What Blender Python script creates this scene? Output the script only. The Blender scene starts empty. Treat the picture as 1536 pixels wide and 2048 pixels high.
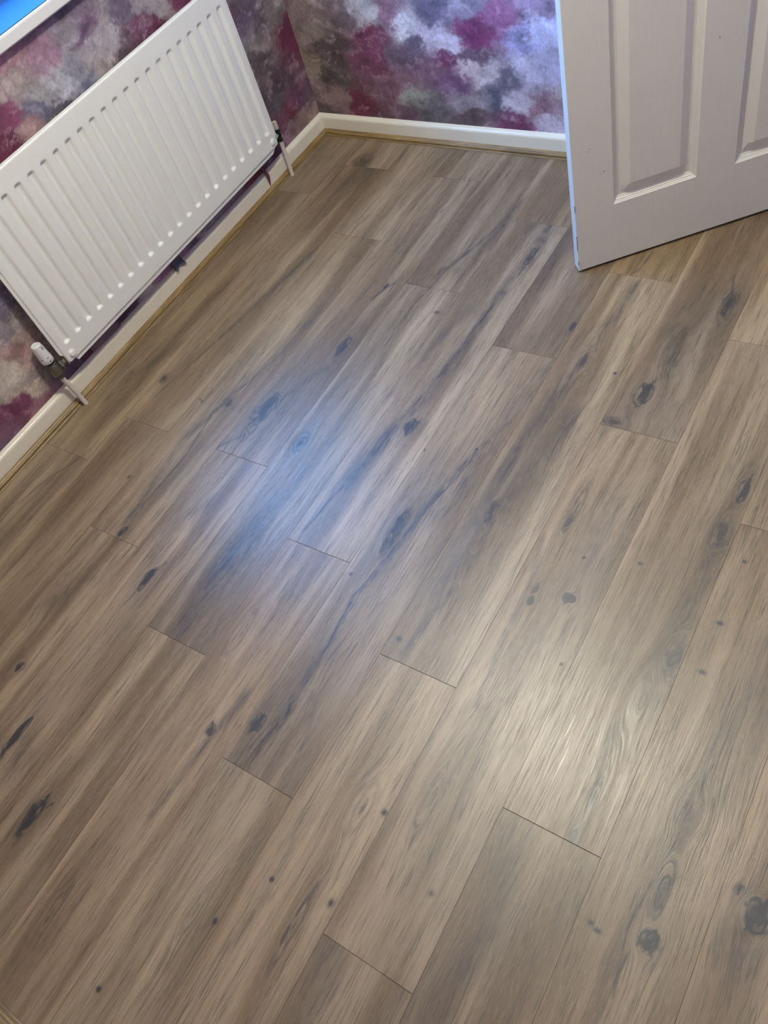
import bpy, bmesh, math, random
import numpy as np
from mathutils import Vector, Matrix

random.seed(4)
RNG = np.random.RandomState(11)
S = bpy.context.scene
COL = S.collection

# ------------------------------------------------------------ camera
cam = bpy.data.objects.new('camera', bpy.data.cameras.new('camera'))
COL.objects.link(cam)
RC = ((0.829793, 0.500078, -0.247722), (0.290926, -0.766424, -0.572674), (-0.476242, 0.403132, -0.781459))
CP = (0.74968, -0.55007, 1.53792)
m = Matrix.Identity(4)
for i in range(3):
    m[i][0] = RC[0][i]; m[i][1] = -RC[1][i]; m[i][2] = -RC[2][i]; m[i][3] = CP[i]
cam.matrix_world = m
cam.data.sensor_fit = 'VERTICAL'
cam.data.sensor_height = 24.0
cam.data.lens = 1610.47 * 24.0 / 2048.0
cam.data.clip_start = 0.05
S.camera = cam

# ------------------------------------------------------------ light and exposure
S.view_settings.view_transform = 'Standard'
S.view_settings.look = 'None'
S.view_settings.gamma = 1.0
S.view_settings.use_curve_mapping = False
S.view_settings.exposure = 0.0
SKY = (0.11, 0.41, 1.0)
SKY_STRENGTH = 34.0
LAMP_POWER = 78.0
LAMP_COLOR = (1.0, 0.965, 0.77)
LAMP_AT = (-0.03, 0.58, 2.22)
world = bpy.data.worlds.new('dusk_sky'); S.world = world
world.use_nodes = True
bg = world.node_tree.nodes['Background']
bg.inputs[0].default_value = (*SKY, 1); bg.inputs[1].default_value = SKY_STRENGTH

lamp = bpy.data.lights.new('ceiling_lamp', 'POINT')
lamp.energy = LAMP_POWER; lamp.color = LAMP_COLOR; lamp.shadow_soft_size = 0.07
lo = bpy.data.objects.new('ceiling_lamp', lamp); lo.location = LAMP_AT; COL.objects.link(lo)

# room numbers (metres)
XL, XR, YF, CEIL = -1.365, 1.35, -1.045, 2.4
WY0, WY1, WZ0, WZ1 = 0.42, 1.39, 0.888, 1.68          # window opening
def yb(x): return 1.737 - 0.025 * (x + 1.33)           # the back wall is not quite square
DX0, DX1, DZ1 = 0.51, 1.29, 1.99                       # doorway in the back wall

portal = bpy.data.lights.new('window_portal', 'AREA')
portal.shape = 'RECTANGLE'; portal.size = WY1 - WY0; portal.size_y = WZ1 - WZ0
portal.cycles.is_portal = True
po = bpy.data.objects.new('window_portal', portal)
po.location = (XL - 0.245, (WY0 + WY1) / 2, (WZ0 + WZ1) / 2)
po.rotation_euler = (math.radians(90), 0, math.radians(-90)); COL.objects.link(po)

# ------------------------------------------------------------ helpers
def lin(c):
    c = np.asarray(c, float) / 255.0
    return np.where(c <= 0.04045, c / 12.92, ((c + 0.055) / 1.055) ** 2.4)

class NT:
    def __init__(s, name):
        s.m = bpy.data.materials.new(name); s.m.use_nodes = True
        s.t = s.m.node_tree; s.b = s.t.nodes['Principled BSDF']
    def n(s, typ, **kw):
        nd = s.t.nodes.new(typ)
        for k, v in kw.items(): setattr(nd, k, v)
        return nd
    def l(s, a, b): s.t.links.new(a, b)
    def math(s, op, a, b=None, clamp=False):
        nd = s.n('ShaderNodeMath', operation=op); nd.use_clamp = clamp
        for i, v in enumerate((a, b)):
            if v is None: continue
            if isinstance(v, (int, float)): nd.inputs[i].default_value = v
            else: s.l(v, nd.inputs[i])
        return nd.outputs[0]
    def mix(s, f, a, b, blend='MIX'):
        nd = s.n('ShaderNodeMix', data_type='RGBA', blend_type=blend)
        for i, v in ((0, f), (6, a), (7, b)):
            if isinstance(v, (int, float)): nd.inputs[i].default_value = v
            elif isinstance(v, tuple): nd.inputs[i].default_value = (*v, 1) if len(v) == 3 else v
            else: s.l(v, nd.inputs[i])
        return nd.outputs[2]
    def noise(s, vec, scale, detail=4, rough=0.5, dist=0.0):
        nd = s.n('ShaderNodeTexNoise'); s.l(vec, nd.inputs['Vector'])
        nd.inputs['Scale'].default_value = scale; nd.inputs['Detail'].default_value = detail
        nd.inputs['Roughness'].default_value = rough; nd.inputs['Distortion'].default_value = dist
        return nd.outputs[0]
    def scale(s, vec, xyz):
        nd = s.n('ShaderNodeMapping'); s.l(vec, nd.inputs[0]); nd.inputs['Scale'].default_value = xyz
        return nd.outputs[0]
    def rng(s, v, a, b, c=0.0, d=1.0, smooth=False):
        nd = s.n('ShaderNodeMapRange'); s.l(v, nd.inputs[0])
        if smooth: nd.interpolation_type = 'SMOOTHSTEP'
        for i, x in enumerate((a, b, c, d)): nd.inputs[i + 1].default_value = x
        return nd.outputs[0]
    def bump(s, h, strength, dist):
        nd = s.n('ShaderNodeBump'); s.l(h, nd.inputs['Height'])
        nd.inputs['Strength'].default_value = strength; nd.inputs['Distance'].default_value = dist
        s.l(nd.outputs[0], s.b.inputs['Normal'])
    def coord(s): return s.n('ShaderNodeTexCoord').outputs['Object']

def plain(name, col, rough=0.5, metal=0.0, noise=0.03, nscale=40, bump=0.0):
    t = NT(name); c = t.coord()
    v = t.noise(c, nscale, 5, 0.6)
    a = tuple(float(x) for x in np.clip(np.array(col) * (1 - noise * 2), 0, 1))
    b = tuple(float(x) for x in np.clip(np.array(col) * (1 + noise * 2), 0, 1))
    t.l(t.mix(v, a, b), t.b.inputs['Base Color'])
    t.b.inputs['Roughness'].default_value = rough; t.b.inputs['Metallic'].default_value = metal
    if bump: t.bump(v, bump, 0.001)
    return t.m

def from_np(name, V, F, mat, parent=None, smooth=False, attrs=None):
    me = bpy.data.meshes.new(name)
    V = np.asarray(V, np.float32); F = np.asarray(F, np.int32); k = F.shape[1]
    me.vertices.add(len(V)); me.vertices.foreach_set('co', V.ravel())
    me.loops.add(F.size); me.loops.foreach_set('vertex_index', F.ravel())
    me.polygons.add(len(F)); me.polygons.foreach_set('loop_start', np.arange(0, F.size, k, dtype=np.int32))
    me.polygons.foreach_set('use_smooth', np.full(len(F), smooth))
    for an, (ty, data) in (attrs or {}).items():
        at = me.attributes.new(an, ty, 'POINT')
        at.data.foreach_set({'FLOAT': 'value', 'FLOAT_VECTOR': 'vector', 'FLOAT_COLOR': 'color'}[ty],
                            np.asarray(data, np.float32).ravel())
    me.update(calc_edges=True); me.validate()
    me.materials.append(mat)
    o = bpy.data.objects.new(name, me); COL.objects.link(o)
    if parent: o.parent = parent
    return o

def from_bm(name, bm, mat, parent=None, smooth=False, angle=40):
    bmesh.ops.recalc_face_normals(bm, faces=bm.faces)
    if smooth:
        for f in bm.faces: f.smooth = True
        for e in bm.edges:
            if len(e.link_faces) == 2 and e.calc_face_angle() > math.radians(angle): e.smooth = False
    me = bpy.data.meshes.new(name); bm.to_mesh(me); bm.free()
    me.materials.append(mat)
    o = bpy.data.objects.new(name, me); COL.objects.link(o)
    if parent: o.parent = parent
    return o

def grid_faces(nu, nv, flip=False):
    i, j = np.meshgrid(np.arange(nu - 1), np.arange(nv - 1), indexing='ij')
    a = (i * nv + j).ravel(); b = a + nv; c = b + 1; d = a + 1
    return np.stack([a, d, c, b] if flip else [a, b, c, d], 1)

def box(bm, x0, x1, y0, y1, z0, z1, bevel=0.0):
    r = bmesh.ops.create_cube(bm, size=1.0)
    vs = r['verts']
    for v in vs:
        v.co = Vector((x0 + (v.co.x + .5) * (x1 - x0), y0 + (v.co.y + .5) * (y1 - y0), z0 + (v.co.z + .5) * (z1 - z0)))
    if bevel:
        es = list({e for v in vs for e in v.link_edges})
        bmesh.ops.bevel(bm, geom=es, offset=bevel, segments=2, affect='EDGES', profile=0.6)

def lathe(bm, prof, M, seg=32, flute=None):
    """prof: (radius, height) rows; M maps local z axis; flute(angle, h) scales the radius."""
    rings = []
    for r, h in prof:
        ring = []
        for k in range(seg):
            a = 2 * math.pi * k / seg
            rr = r * (flute(a, h) if flute else 1)
            ring.append(bm.verts.new(M @ Vector((rr * math.cos(a), rr * math.sin(a), h))))
        rings.append(ring)
    for a, b in zip(rings, rings[1:]):
        for k in range(seg):
            bm.faces.new((a[k], a[(k + 1) % seg], b[(k + 1) % seg], b[k]))
    bm.faces.new(list(reversed(rings[0]))); bm.faces.new(rings[-1])

def AX(p, d):
    """matrix placing local z along d at p"""
    q = Vector(d).to_track_quat('Z', 'Y')
    return Matrix.Translation(Vector(p)) @ q.to_matrix().to_4x4()

def empty(name, loc, label, cat, group=None):
    o = bpy.data.objects.new(name, None); o.location = loc; o.empty_display_size = .05
    COL.objects.link(o); o['label'] = label; o['category'] = cat
    if group: o['group'] = group
    bpy.context.view_layer.update()
    return o

def adopt(o, parent):
    o.parent = parent
    o.matrix_parent_inverse = Matrix.Translation(parent.location).inverted()
    return o

def structure(o, label=None, cat=None):
    o['kind'] = 'structure'
    if label: o['label'] = label
    if cat: o['category'] = cat
    return o

# value noise, numpy
_lat = RNG.rand(256, 256).astype(np.float32)
def vnoise(x, y, off=0):
    x = x + off * 17.3; y = y + off * 9.1
    xi = np.floor(x).astype(int); yi = np.floor(y).astype(int)
    fx = x - xi; fy = y - yi; fx = fx * fx * (3 - 2 * fx); fy = fy * fy * (3 - 2 * fy)
    g = lambda a, b: _lat[a & 255, b & 255]
    return (g(xi, yi) * (1 - fx) + g(xi + 1, yi) * fx) * (1 - fy) + (g(xi, yi + 1) * (1 - fx) + g(xi + 1, yi + 1) * fx) * fy
def fbm(x, y, o=4, off=0, gain=.5):
    s = 0; a = 1; t = 0
    for k in range(o):
        s = s + a * vnoise(x * 2 ** k, y * 2 ** k, off + k * 3); t += a; a *= gain
    return s / t - .5

# ------------------------------------------------------------ floor: laminate planks
W = 0.19
SEAMS = {-8: (-.5, .75), -7: (.083, 1.354), -6: (.257, 1.536), -5: (-.094, 1.177), -4: (-1.02, .255, 1.526), -3: (-.261, 1.010),
         -2: (.085, 1.357), -1: (-.432, .840), 0: (-.086, 1.193), 1: (-.602, .667), 2: (-.257, 1.021),
         3: (-.78, .499, 1.778), 4: (-.1 - .5, .7), 5: (-.2, 1.07), 6: (.4, 1.6), 7: (-.4, .87)}
# knots: column fraction, y, half width (m), half length, darkness, kind (0 knot, 1 soft ring figure, 2 dot)
KNOTS = [(-3.31, 1.355, .006, .012, .35, 0), (-2.07, 1.327, .006, .006, .55, 2), (-2.15, .918, .010, .005, .55, 2),
 (-3.24, .715, .013, .035, .62, 0), (-1.30, 1.21, .012, .035, .5, 0), (-3.29, .983, .005, .014, .6, 0), (-5.68, 1.56, .03, .05, .34, 0),
 (-5.88, .429, .011, .016, .55, 0), (-4.38, .41, .011, .017, .62, 0), (-3.71, .42, .022, .06, .6, 0), (-4.86, .39, .004, .004, .6, 2),
 (-4.93, .395, .004, .004, .5, 2), (-6.54, .392, .02, .03, .3, 0), (-4.42, -.075, .009, .014, .7, 0), (-6.31, -.01, .006, .02, .5, 0), (-5.03, .081, .005, .006, .6, 2),
 (-1.38, .505, .014, .020, .78, 0), (-2.78, .359, .018, .026, .5, 0), (-.32, .495, .005, .006, .7, 2), (-.70, .205, .014, .06, .62, 0),
 (.30, .34, .010, .03, .62, 0), (-1.44, .731, .010, .03, .5, 0), (1.33, .790, .020, .035, .75, 0), (1.37, .81, .005, .008, .8, 0),
 (-.05, .961, .006, .014, .65, 0), (1.80, 1.14, .014, .045, .55, 0), (.85, .834, .004, .004, .85, 2), (.36, .86, .014, .04, .45, 0), (1.12, .683, .026, .012, .55, 0),
 (1.39, .944, .016, .05, .55, 1), (-4.32, -.492, .011, .014, .65, 0), (-3.51, -.16, .010, .03, .7, 0), (-1.74, -.177, .012, .04, .35, 1),
 (-3.63, -.625, .009, .05, .75, 0), (-1.33, -.397, .011, .013, .6, 0), (-.86, -.336, .011, .017, .75, 0), (-2.6, -.05, .02, .06, .45, 0), (-4.74, -.279, .008, .03, .4, 1),
 (-.61, -.285, .007, .03, .6, 0), (.11, -.038, .007, .006, .6, 2), (1.28, .158, .007, .010, .75, 0), (1.26, .19, .006, .012, .5, 0), (1.66, .196, .014, .011, .72, 0),
 (1.25, .425, .010, .05, .5, 1), (1.24, .37, .008, .02, .5, 0), (2.90, .585, .011, .03, .75, 0), (2.86, .46, .016, .05, .5, 0), (2.90, .150, .018, .05, .52, 0),
 (3.19, .257, .007, .003, .75, 2), (3.21, .144, .007, .003, .7, 2), (3.19, .411, .004, .003, .7, 2), (-2.70, -.735, .013, .035, .75, 0), (-.29, -.690, .010, .035, .4, 1),
 (-.04, -.688, .005, .006, .7, 2), (-.74, -.89, .005, .005, .8, 2), (-1.71, -.848, .010, .04, .45, 1), (.26, -.575, .005, .005, .8, 2), (.73, -.385, .014, .035, .45, 1),
 (.96, -.369, .006, .006, .7, 2), (.71, -.62, .009, .05, .5, 1), (.92, -.553, .006, .008, .6, 2), (1.33, -.30, .014, .06, .3, 1), (2.71, -.243, .006, .010, .9, 0),
 (2.73, -.159, .004, .03, .75, 0), (3.55, -.11, .018, .035, .35, 0), (3.62, -.339, .013, .017, .82, 0), (3.57, -.26, .014, .05, .5, 0), (4.31, -.225, .018, .025, .85, 0),
 (4.13, -.199, .007, .007, .6, 0), (3.2, -.366, .008, .003, .6, 2), (3.13, -.36, .006, .004, .6, 2), (.38, .26, .012, .05, .45, 1), (1.9, .05, .004, .004, .6, 2), (2.8, .05, .018, .05, .3, 1),
 (1.75, -.45, .006, .006, .4, 2), (1.6, .3, .003, .003, .7, 2), (2.2, .33, .003, .003, .7, 2), (-1.0, .45, .003, .003, .8, 2), (-1.6, .46, .004, .004, .6, 2), (-.9, .06, .003, .003, .7, 2)]
# streaks: darkness, half width m, points (column fraction, y)
STREAKS = [
 (.50, .020, [(-1.30, 1.35), (-1.34, 1.10), (-1.40, .88), (-1.42, .72), (-1.45, .60), (-1.62, .45), (-1.72, .30)]),
 (.55, .004, [(-1.36, 1.05), (-1.47, .66), (-1.60, .48), (-1.66, .36), (-1.80, .22), (-1.86, .12)]),
 (.55, .010, [(-.10, .62), (-.32, .48), (-.47, .32), (-.52, .22), (-.66, .02), (-.63, -.1), (-.62, -.25), (-.7, -.42)]),
 (.60, .003, [(-.30, .46), (-.52, .24), (-.70, .01), (-.60, -.18), (-.62, -.30), (-.75, -.43)]),
 (.42, .014, [(-.67, .25), (-.68, .14), (-.75, .05)]),
 (.30, .030, [(-.60, -.15), (-.78, -.32), (-.80, -.43)]),
 (.36, .030, [(.62, .66), (.45, .45), (.30, .30), (.25, .12)]),
 (.40, .012, [(.35, .40), (.42, .22), (.30, .0), (.25, -.06)]),
 (.30, .03, [(-.05, .80), (-.2, .55), (-.3, .3)]),
 (.38, .018, [(.50, 1.15), (.40, .95), (.30, .75), (.18, .45), (.22, .3)]),
 (.40, .035, [(1.42, 1.0), (1.42, .90), (1.32, .78), (1.25, .70)]),
 (.25, .06, [(1.5, .70), (1.5, .9), (1.6, 1.05)]),
 (.50, .004, [(1.70, 1.25), (1.80, 1.16), (1.84, 1.10)]),
 (.34, .018, [(2.9, .65), (2.88, .42), (2.82, .25), (2.86, .1), (2.80, .02), (2.65, -.05), (2.72, -.24)]),
 (.55, .0025, [(2.93, .63), (2.86, .57)]),
 (.30, .022, [(3.62, .45), (3.70, .2), (3.60, .0), (3.58, -.1), (3.52, -.2), (3.5, -.29), (3.45, -.4), (3.5, -.5)]),
 (.50, .004, [(3.60, -.02), (3.50, -.22), (3.42, -.34), (3.50, -.44)]),
 (.26, .03, [(3.75, .32), (3.85, .1), (3.8, -.05)]),
 (.50, .003, [(-4.20, .60), (-4.40, .47), (-4.50, .36), (-4.40, .20), (-4.45, .02), (-4.40, -.09)]),
 (.40, .012, [(-4.45, .45), (-4.62, .25), (-4.55, .05), (-4.45, -.08)]),
 (.32, .016, [(-3.95, 1.1), (-4.05, .9), (-4.15, .7), (-4.25, .55)]),
 (.50, .003, [(-5.10, 1.1), (-5.25, .9), (-5.45, .7), (-5.5, .62), (-5.62, .5), (-5.75, .36)]),
 (.38, .010, [(-5.15, 1.05), (-5.3, .85), (-5.5, .65)]),
 (.45, .003, [(-6.10, .10), (-6.28, .02), (-6.4, -.03), (-6.5, -.12)]),
 (.34, .012, [(-3.25, .62), (-3.45, .55), (-3.6, .46), (-3.75, .36), (-3.95, .27)]),
 (.42, .004, [(-3.72, .33), (-3.85, .30), (-3.98, .265)]),
 (.45, .003, [(-3.42, -.10), (-3.50, -.16), (-3.56, -.24)]),
 (.30, .03, [(-3.5, .1), (-3.75, -.02), (-3.6, -.15)]),
 (.50, .003, [(-2.45, -.03), (-2.6, -.07), (-2.62, -.12)]),
 (.33, .06, [(-2.5, .05), (-2.55, -.08), (-2.5, -.24)]),
 (.45, .005, [(-3.20, 1.0), (-3.26, .98), (-3.36, .92)]),
 (.42, .004, [(-2.25, 1.25), (-2.5, 1.08), (-2.6, .92), (-2.62, .82)]),
 (.35, .008, [(-2.05, 1.45), (-2.12, 1.33), (-2.3, 1.2), (-2.6, 1.06)]),
 (.25, .02, [(-1.9, 1.55), (-2.05, 1.3), (-2.3, 1.1)]),
 (.55, .003, [(-1.24, 1.28), (-1.30, 1.22), (-1.36, 1.13)]), (.55, .003, [(-1.24, 1.28), (-1.25, 1.2), (-1.30, 1.1)]),
 (.20, .03, [(-.75, 1.5), (-.85, 1.3), (-.9, 1.1)]),
 (.35, .003, [(.05, 1.45), (-.05, 1.32), (-.08, 1.22)]),
 (.50, .0025, [(.45, 1.30), (.40, 1.22), (.32, 1.20)]),
 (.25, .04, [(-5.4, 1.55), (-5.6, 1.4), (-5.5, 1.2)]),
 (.30, .02, [(-6.2, .55), (-6.45, .42), (-6.6, .3)]),
 (.30, .03, [(-3.3, -.65), (-3.55, -.6), (-3.8, -.68)]),
 (.25, .03, [(-4.2, -.15), (-4.5, -.3), (-4.8, -.35)]),
 (.50, .003, [(-2.55, -.69), (-2.68, -.73), (-2.72, -.78)]),
 (.35, .012, [(-1.2, -.30), (-1.3, -.45), (-1.35, -.6)]),
 (.28, .03, [(-.85, -.30), (-.75, -.40)]),
 (.45, .003, [(-.68, -.30), (-.75, -.36), (-.84, -.44)]),
 (.30, .012, [(.20, -.45), (.3, -.6), (.2, -.7)]),
 (.30, .008, [(1.05, .30), (1.20, .18), (1.22, .05), (1.3, -.1)]),
 (.22, .05, [(1.6, .45), (1.7, .2), (1.6, .0), (1.5, -.2)]),
 (.25, .04, [(1.1, -.62), (1.4, -.8), (1.3, -.95)]),
 (.25, .03, [(2.2, -.3), (2.4, -.45), (2.2, -.6)]),
 (.45, .003, [(3.52, -.33), (3.50, -.37), (3.47, -.41)]), (.45, .003, [(3.73, -.34), (3.70, -.38)]),
 (.55, .0025, [(4.20, -.215), (4.30, -.225), (4.34, -.25)]), (.55, .0025, [(4.36, -.19), (4.31, -.22), (4.28, -.24)]),
 (.30, .025, [(4.15, -.28), (4.3, -.3), (4.5, -.25)]),
 (.22, .03, [(-.95, 1.35), (-1.02, 1.1), (-1.0, .9), (-.95, .85)]),
 (.28, .014, [(-1.7, .95), (-1.85, .8), (-1.95, .6)]),
]
# tone of single planks: (column, any y on it) -> multiplier r,g,b
TONES = {(-7, .5): (.90, .90, .88), (-6, .8): (.92, .92, .90), (-6, -.2): (.96, .93, .90), (-5, .5): (.94, .93, .90), (-5, -.5): (.98, .95, .92),
 (-4, .8): (.93, .92, .92), (-4, -.2): (1.05, 1.02, 1.0), (-3, .3): (.93, .94, .96), (-3, 1.2): (.97, .96, .97), (-3, -.6): (1.03, 1.02, .98),
 (-2, .7): (1.02, 1.02, 1.04), (-2, 1.5): (1.02, 1.0, .95), (-2, -.3): (1.06, 1.03, 1.0), (-1, .3): (1.03, 1.03, 1.05), (-1, 1.2): (.98, .99, 1.02), (-1, -.7): (1.03, 1.02, .98),
 (0, .5): (1.06, 1.05, 1.02), (0, 1.4): (.88, .84, .78), (0, -.4): (1.10, 1.08, 1.04), (1, 0.): (.99, .965, .95), (1, 1.): (.88, .85, .86), (1, -.8): (.95, .94, .92),
 (2, .3): (1.0, .975, .95), (2, 1.3): (1.08, 1.04, .96), (2, -.6): (.96, .945, .92), (3, 0.): (1.08, 1.05, 1.0), (3, .9): (1.0, .96, .92), (4, 0.): (1.02, .99, .94)}

def floor_material():
    t = NT('oak_laminate')
    at = lambda nm: t.n('ShaderNodeAttribute', attribute_name=nm)
    g = at('grain').outputs['Vector']; tone = at('tone').outputs['Color']
    dark = at('dark').outputs['Fac']; gap = at('gap').outputs['Fac']
    fine = t.noise(t.scale(g, (380, 12, 1)), 1.0, 5, .62)
    fine2 = t.noise(t.scale(g, (760, 42, 1)), 1.0, 3, .55)
    mid = t.noise(t.scale(g, (75, 3.2, 1)), 1.0, 3, .6, .3)
    band = t.noise(t.scale(g, (17, 1.1, 1)), 1.0, 2, .5, .2)
    c0 = t.mix(t.rng(band, .32, .68, 0, 1, True), (.172, .116, .064), (.356, .266, .170))
    c1 = t.mix(t.math('MULTIPLY', t.rng(mid, .42, .70), .42), c0, (.130, .095, .062))
    # fine dark pore lines
    pore = t.math('MULTIPLY', t.rng(fine, .51, .61), t.rng(mid, .30, .60, .35, 1.0))
    c2 = t.mix(t.math('MULTIPLY', pore, .62), c1, (.048, .034, .022))
    lightl = t.rng(fine2, .54, .64)
    c3 = t.mix(t.math('MULTIPLY', lightl, .20), c2, (.46, .39, .29))
    c4 = t.mix(1.0, c3, tone, 'MULTIPLY')
    # dark figure: knots and streaks, broken up by the grain
    dn = t.math('MULTIPLY', dark, t.rng(fine, .25, .65, 1.15, 2.0))
    c5 = t.mix(t.math('MINIMUM', dn, .96), c4, (.030, .030, .034))
    c6 = t.mix(t.math('MULTIPLY', gap, .6), c5, (.04, .03, .025))
    ob = t.coord()
    t.l(c6, t.b.inputs['Base Color'])
    spots = t.noise(ob, 900, 2, .5)
    r = t.rng(fine, .3, .7, .30, .45)
    r2 = t.math('ADD', r, t.math('MULTIPLY', t.math('SUBTRACT', spots, .5), .15))
    t.l(r2, t.b.inputs['Roughness'])
    t.b.inputs['Specular IOR Level'].default_value = 0.7
    t.b.inputs['Coat Weight'].default_value = .2; t.b.inputs['Coat Roughness'].default_value = .55; t.b.inputs['Coat IOR'].default_value = 1.5
    h = t.math('ADD', t.math('MULTIPLY', t.rng(fine, .35, .62), -.8), t.math('MULTIPLY', fine2, .35))
    h = t.math('ADD', h, t.math('MULTIPLY', spots, .35))
    t.bump(h, .30, .0004)
    return t.m

def dist_poly(px, py, pts, ys):
    d = np.full(px.shape, 9.0)
    P = [(c * W, y) for c, y in pts]
    for (x0, y0), (x1, y1) in zip(P, P[1:]):
        dx, dy = x1 - x0, y1 - y0
        tt = np.clip(((px - x0) * dx + (py - y0) * dy) / (dx * dx + dy * dy), 0, 1)
        tap = 1.0
        d = np.minimum(d, np.hypot(px - x0 - tt * dx, (py - y0 - tt * dy) * ys))
    return d

def build_floor():
    VV = []; FF = []; G = []; T = []; D = []; GP = []; base = 0; pid = 0
    XE, YE = XR + .05, 3.0
    for c in range(-8, 8):
        js = [-1.4] + [j for j in SEAMS[c]] + [1.78 if False else 3.05]
        js = sorted(js)
        for y0, y1 in zip(js, js[1:]):
            pid += 1
            x0, x1 = c * W, (c + 1) * W
            xa, xb = max(x0, XL - .02), min(x1, XE)
            if xb - xa < .01: continue
            gx, gy = .0003, .0008
            near = -8 < c < 5 and y0 < 1.75 and y1 > -1.05
            us = np.concatenate([[xa], np.linspace(xa + gx, xb - gx, 91 if near else 13), [xb]])
            n = max(3, int((y1 - y0) / (.0031 if near else .02)))
            vs = np.concatenate([[y0], np.linspace(y0 + gy, y1 - gy, n), [y1]])
            X, Y = np.meshgrid(us, vs, indexing='ij')
            Z = np.zeros_like(X)
            edge = np.zeros_like(X); edge[0] = edge[-1] = 1; edge[:, 0] = edge[:, -1] = 1
            Z[edge > 0] = -.0010
            rnd = np.random.RandomState(pid * 7 + 3)
            # grain field bending around the knots
            phi = X.copy()
            phi += .010 * fbm(X * 6 + pid * 5, Y * 1.4 + pid * 3, 2, pid % 9) + .0025 * fbm(X * 20, Y * 7, 2, pid % 7)
            dark = np.zeros_like(X)
            nz = fbm(X * 90, Y * 45, 3, pid % 5); nz2 = fbm(X * 260, Y * 40, 2, 3)
            for kc, ky, rw, rl, dk, kind in KNOTS:
                kx = kc * W
                if not (x0 <= kx < x1) or not (y0 - .02 <= ky <= y1 + .02): continue
                ux, uy = X - kx, Y - ky
                if kind != 2:
                    st = rw / rl
                    R2 = ux ** 2 + (uy * st) ** 2
                    fall = np.exp(-(R2 / (rw * 3.6) ** 2))
                    if kind == 1:
                        st *= .62; rr = np.sqrt(ux ** 2 + (uy * st) ** 2 + (.004 * nz) ** 2)
                        w_ = np.exp(-(R2 / (rw * 1.9) ** 2))
                        phi = phi * (1 - w_) + (kx + rr * 1.5) * w_
                    else:
                        wk = np.exp(-(R2 / (rw * 1.15) ** 2) ** 2) * (dk > .45)
                        phi = phi * (1 - wk) + (kx + np.sqrt(R2) * 1.3 + .0015 * nz) * wk
                        phi -= (1 - wk) * ux * np.minimum(1.0, (rw * 1.25) ** 2 / (R2 + 1e-6)) * fall * .85
                rr = np.sqrt((ux / rw) ** 2 + (uy / rl) ** 2) * (1 + nz * (1.0 if kind == 0 else .3))
                if kind == 0:
                    ang = (int(abs(kc) * 977) % 100) / 100 * .9 - .45
                    crx = ux + ang * uy + .0035 * fbm(X * 120, Y * 120, 2, 4)
                    crack = np.exp(-(crx / .0019) ** 2) * np.exp(-(rr / 1.25) ** 4) * (1.0 if dk > .58 else .3)
                    core = .75 * np.exp(-(rr * 2.0) ** 2) * np.clip(1 + nz * 3, 0, 1.6) + .34 * np.exp(-(rr / .95) ** 6) * np.clip(1 + nz * 3.0, 0, 2) + crack * 1.1
                    ring = np.exp(-((rr - 1.0) / .15) ** 2) * .38
                    halo = np.exp(-(rr / 2.4) ** 2) * .30
                    dark = np.maximum(dark, dk * np.clip(core * (1 + nz2 * 1.2) + ring + halo, 0, 1))
                elif kind == 1:
                    rings = .5 + .5 * np.cos(np.sqrt((ux / rw) ** 2 + (uy / rl * .6) ** 2) * 7.0 + nz * 5)
                    dark = np.maximum(dark, dk * np.exp(-(rr / 1.7) ** 2) * rings * .8)
                else:
                    rr = np.sqrt((ux / max(rw, .0042)) ** 2 + (uy / max(rl, .0042)) ** 2)
                    dark = np.maximum(dark, dk * np.exp(-rr ** 2) * 1.15)
            for dk, hw, pts in STREAKS:
                mc = np.mean([p[0] for p in pts]); my = np.mean([p[1] for p in pts])
                if not (x0 <= mc * W < x1) or not (y0 - .05 <= my <= y1 + .05): continue
                d = dist_poly(X + .006 * fbm(X * 9, Y * 12, 3, pid), Y, pts, .55)
                h = max(hw, .0028)
                prof = np.exp(-(d / h) ** 2)
                brk = np.clip(.85 + nz * 1.1 + (fbm(X * 30, Y * 6, 3, 8) * 1.1 if hw > .01 else nz2 * .6), 0, 1.4)
                if hw > .008:
                    phi += .35 * np.sign(X.mean() * 0 + 1) * h * prof * .6
                    dark = np.maximum(dark, dk * .78 * prof * brk)
                else:
                    dark = np.maximum(dark, dk * prof * brk)
            # soft tone clouds and shade of the plank
            tone = np.ones(X.shape + (3,)) * (1 + .05 * (rnd.rand() - .5))
            for (tc, ty), mul in TONES.items():
                if tc == c and y0 <= ty < y1: tone = tone * np.array(mul)
            cl = fbm(X * 9 + pid, Y * 3.2, 3, pid % 6)
            cl2 = fbm(X * 5 + pid, Y * 2.0, 2, (pid + 3) % 6)
            tone *= (1 + .42 * cl)[..., None]
            tone *= 1 + cl2[..., None] * np.array([.05, -.02, -.12])
            VV.append(np.stack([X, Y, Z], -1).reshape(-1, 3))
            FF.append(grid_faces(len(us), len(vs)) + base); base += X.size
            G.append(np.stack([phi + pid * .37, Y + pid * 1.7, np.full_like(X, pid * 3.1)], -1).reshape(-1, 3))
            T.append(np.concatenate([tone, np.ones(X.shape + (1,))], -1).reshape(-1, 4))
            D.append(dark.ravel()); GP.append(edge.ravel())
    o = from_np('floor', np.concatenate(VV), np.concatenate(FF), floor_material(), attrs={
        'grain': ('FLOAT_VECTOR', np.concatenate(G)), 'tone': ('FLOAT_COLOR', np.concatenate(T)),
        'dark': ('FLOAT', np.concatenate(D)), 'gap': ('FLOAT', np.concatenate(GP))})
    return structure(o)
build_floor()

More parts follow.
